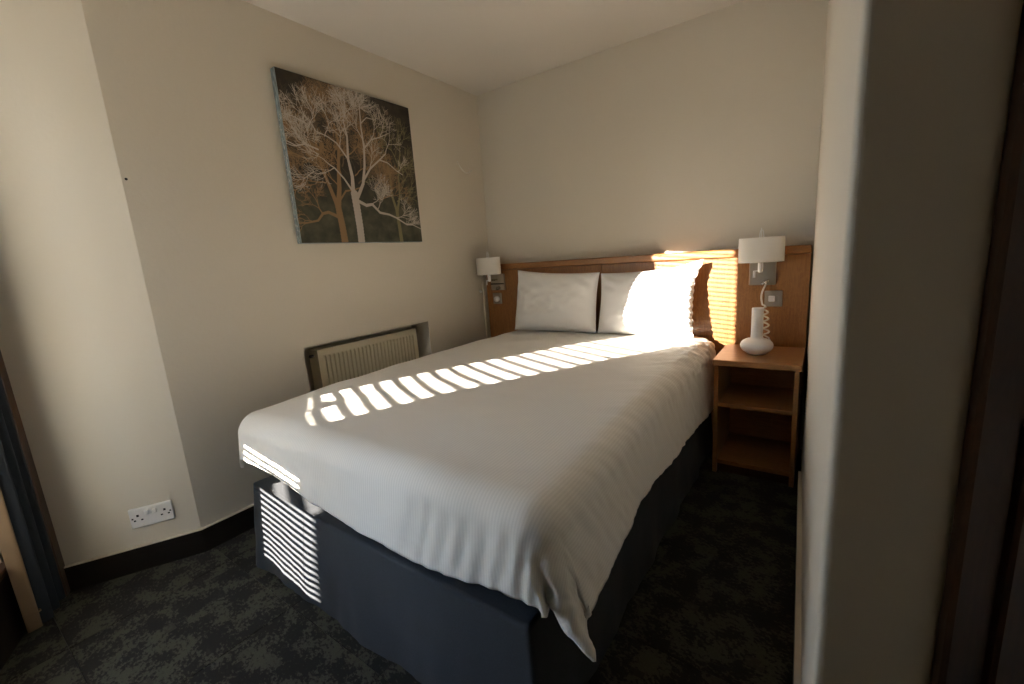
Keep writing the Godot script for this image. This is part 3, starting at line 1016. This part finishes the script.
	# skirting boards with a pale painted top edge
	var sk := func(called: String, p: Vector2, q: Vector2, inward: Vector2, label: String, po2 := Vector2.ZERO, qo := Vector2.ZERO, high := 0.105):
		var mm := MB.new()
		var t := 0.014
		mm.prism([p, q, q + inward * t + qo, p + inward * t + po2], 0.0, high)
		var o := struct(called, mm.mesh(), mats.skirting, label, "skirting")
		var cc := MB.new()
		cc.prism([p, q, q + inward * (t + 0.001) + qo, p + inward * (t + 0.001) + po2], high, high + 0.0035)
		put("paint_edge", cc.mesh(), mats.caulk, o)
	sk.call("baseboard_left", Vector2(0, 0.1), Vector2(0, 2.219), Vector2(1, 0), "dark skirting board under the picture wall", Vector2.ZERO, Vector2(0, 0.0035))
	sk.call("baseboard_splay", a, a + dir * 0.46, Vector2(0.8808, 0.4735), "dark skirting board below the double socket", Vector2(0.0017, -0.0031))
	sk.call("baseboard_window", WO + WU * 0.055, WO + WU * 1.58, WN, "tall dark timber board under the window", Vector2.ZERO, Vector2.ZERO, 0.24)
	var rn := Vector2(-d1.y, d1.x)
	sk.call("baseboard_right", p0 + d1 * 0.52, p0 + d1 * 2.03, rn, "dark skirting board along the wall by the nightstand")
	# timber post in the corner beside the curtain
	var po := put("trim_1", wmesh(-0.03, 0.056, 0.0, 2.12, 0.0, 0.086, 0.006), mats.dark_wood)
	po.set_meta("kind", "structure")
	tag(po, "brown timber corner post between curtain and splayed wall", "trim")
	for k in 3:
		put("bead", wmesh(0.0562, 0.0590, 0.0, 2.12, 0.012 + 0.022 * k, 0.022 + 0.022 * k), mats.dark_wood, po)
	# white trunking in the corner by the headboard
	var tr := put("cable_trunking", bx(Vector3(0.0, 0.55, 0.102), Vector3(0.012, 1.075, 0.120), 0.002), mats.caulk)
	tag(tr, "thin pale cable trunking running down the corner beside the headboard", "trunking")
	# a filled nail hole
	var nh := MB.new()
	nh.lathe([Vector2(0.0, 0.0015), Vector2(0.004, 0.0015), Vector2(0.005, 0.0)], Vector3.ZERO, 10)
	var nail := put("nail", nh.mesh(true), mats.dark_metal)
	nail.transform = Transform3D(Basis(Vector3.FORWARD, PI / 2), Vector3(0.0, 1.581, 2.205))
	tag(nail, "small nail head left in the wall near the splayed corner", "nail")

func build_outside():
	var g := put("ground_outside", bx(Vector3(-30, -0.6, 4.9), Vector3(30, -0.4, 40)), mats.ground_out)
	g.set_meta("kind", "structure")
	tag(g, "grey paved ground outside the window", "ground")
	var m := MB.new()
	wbox(m, 0.385, 9.0, -0.4, 4.2, -9.0, -5.0)  # unseen block, added so no sun enters the right-hand pane
	var h := put("added_sun_block", m.mesh(), mats.brick_out)
	tag(h, "plain house-sized block added out of view to stop the sun at the right pane", "house")

# ------------------------------------------------------------------
func _ready():
	# camera
	var cam := Camera3D.new()
	cam.name = "camera"
	add_child(cam)
	cam.fov = 76.689
	cam.transform = Transform3D(Basis(Vector3(0.81714281, -0.06943184, -0.57223846), Vector3(-0.05253984, 0.97961612, -0.19388613), Vector3(0.57403589, 0.18849798, 0.79683832)), Vector3(2.1797, 1.1813, 2.7967))
	cam.near = 0.02
	cam.current = true
	# sky
	var env := Environment.new()
	env.background_mode = Environment.BG_SKY
	env.tonemap_mode = Environment.TONE_MAPPER_LINEAR
	env.tonemap_exposure = 1.1
	env.sdfgi_enabled = true
	env.ssao_enabled = true
	env.ssil_enabled = true
	var sky := Sky.new()
	var sm := ProceduralSkyMaterial.new()
	sm.sky_top_color = Color(0.58, 0.70, 0.85)
	sm.sky_horizon_color = Color(0.85, 0.91, 0.95)
	sm.ground_horizon_color = Color(0.6, 0.58, 0.54)
	sm.ground_bottom_color = Color(0.4, 0.38, 0.35)
	sm.energy_multiplier = 1.0
	sm.sky_energy_multiplier = 3.1
	sm.ground_energy_multiplier = 2.0
	sky.sky_material = sm
	env.sky = sky
	var we := WorldEnvironment.new()
	we.environment = env
	add_child(we)
	# sun
	var sun := DirectionalLight3D.new()
	sun.name = "sun"
	add_child(sun)
	sun.look_at_from_position(Vector3.ZERO, Vector3(0.512, -0.31, -1.0), Vector3.UP)
	sun.light_color = Color(1.0, 0.955, 0.90)
	sun.light_energy = 23.5
	sun.light_angular_distance = 0.38
	sun.shadow_enabled = true
	sun.sky_mode = DirectionalLight3D.SKY_MODE_LIGHT_ONLY

	n_a.seed = 12; n_a.frequency = 0.02; n_a.fractal_octaves = 3
	n_b.seed = 31; n_b.frequency = 0.03; n_b.fractal_octaves = 3
	make_materials()
	build_shell()
	build_window()
	build_outside()
	build_headboard()
	var bed := thing("divan_bed", "double divan bed with a navy valance skirt", "bed")
	build_valance(bed)
	put("mattress", bx(Vector3(0.37, 0.355, 0.12), Vector3(1.645, 0.615, 2.03), 0.06), mats.mattress, bed)
	build_duvet()
	build_pillow("white pillow wholly in shade, on the radiator side of the bed", Vector3(0.693, 0.671, 0.240), 0.645, 0.415, deg_to_rad(12), deg_to_rad(0), 3, 0.0, -0.020)
	build_pillow("sunlit white pillow with a ruffled edge next to the nightstand", Vector3(1.313, 0.671, 0.235), 0.59, 0.405, deg_to_rad(12), deg_to_rad(-1), 9, 0.0035, 0.018)
	build_nightstand()
	build_radiator()
	build_picture()
	build_socket()
	build_lamp(Vector3(1.925, 1.010, 0.08), "chrome wall lamp with a white shade above the nightstand", 1.0)
	var ll := build_lamp(Vector3(0.137, 1.012, 0.08), "chrome wall lamp with a white shade in the corner by the radiator wall", 1.0)
	put("plate_slot", bx(Vector3(-0.064, -0.018, 0.0215), Vector3(0.064, -0.008, 0.0235)), mats.dark_metal, ll)
	var sw := build_wall_plate("light_switch", "square steel switch plate with white rocker above the nightstand", Vector3(1.980, 0.873, 0.08))
	put("rocker", bx(Vector3(-0.022, -0.016, 0.008), Vector3(0.008, 0.016, 0.014), 0.003), mats.white_plastic, sw)
	put("rocker", bx(Vector3(0.012, -0.016, 0.008), Vector3(0.024, 0.016, 0.012), 0.002), mats.brushed, sw)
	var so := build_wall_plate("wall_socket", "square steel socket plate with a white plug below the corner lamp", Vector3(0.115, 0.884, 0.08))
	var pg := MB.new()
	pg.tube([Vector3(0.004, -0.004, 0.008), Vector3(0.004, -0.004, 0.03), Vector3(0.004, -0.004, 0.036)], [0.022, 0.021, 0.014], 20)
	put("plug", pg.mesh(true), mats.white_plastic, so)
	build_vase()
	build_coiled_cable()
	# push switch on the side wall and its flex
	var kn := thing("cord_switch", "small pale knob switch on the wall by the corner lamp", "switch", Vector3(0.0, 0.948, 0.150))
	var km := MB.new()
	km.tube([Vector3(0, 0, 0), Vector3(0.012, 0, 0), Vector3(0.016, 0, 0)], [0.011, 0.011, 0.007], 16)
	put("knob", km.mesh(true), mats.white_plastic, kn)
	var fx := MB.new()
	var fp := []
	for k in 13:
		var s := k / 12.0
		fp.append(Vector3(0.010, 0.945, 0.150).lerp(Vector3(0.112, 0.872, 0.118), s) + Vector3(0, -0.045 * sin(PI * s), 0))
	fx.tube(fp, 0.004, 8)
	put("flex", fx.mesh(true), mats.cord, kn)
	build_curtain()
	build_blind()
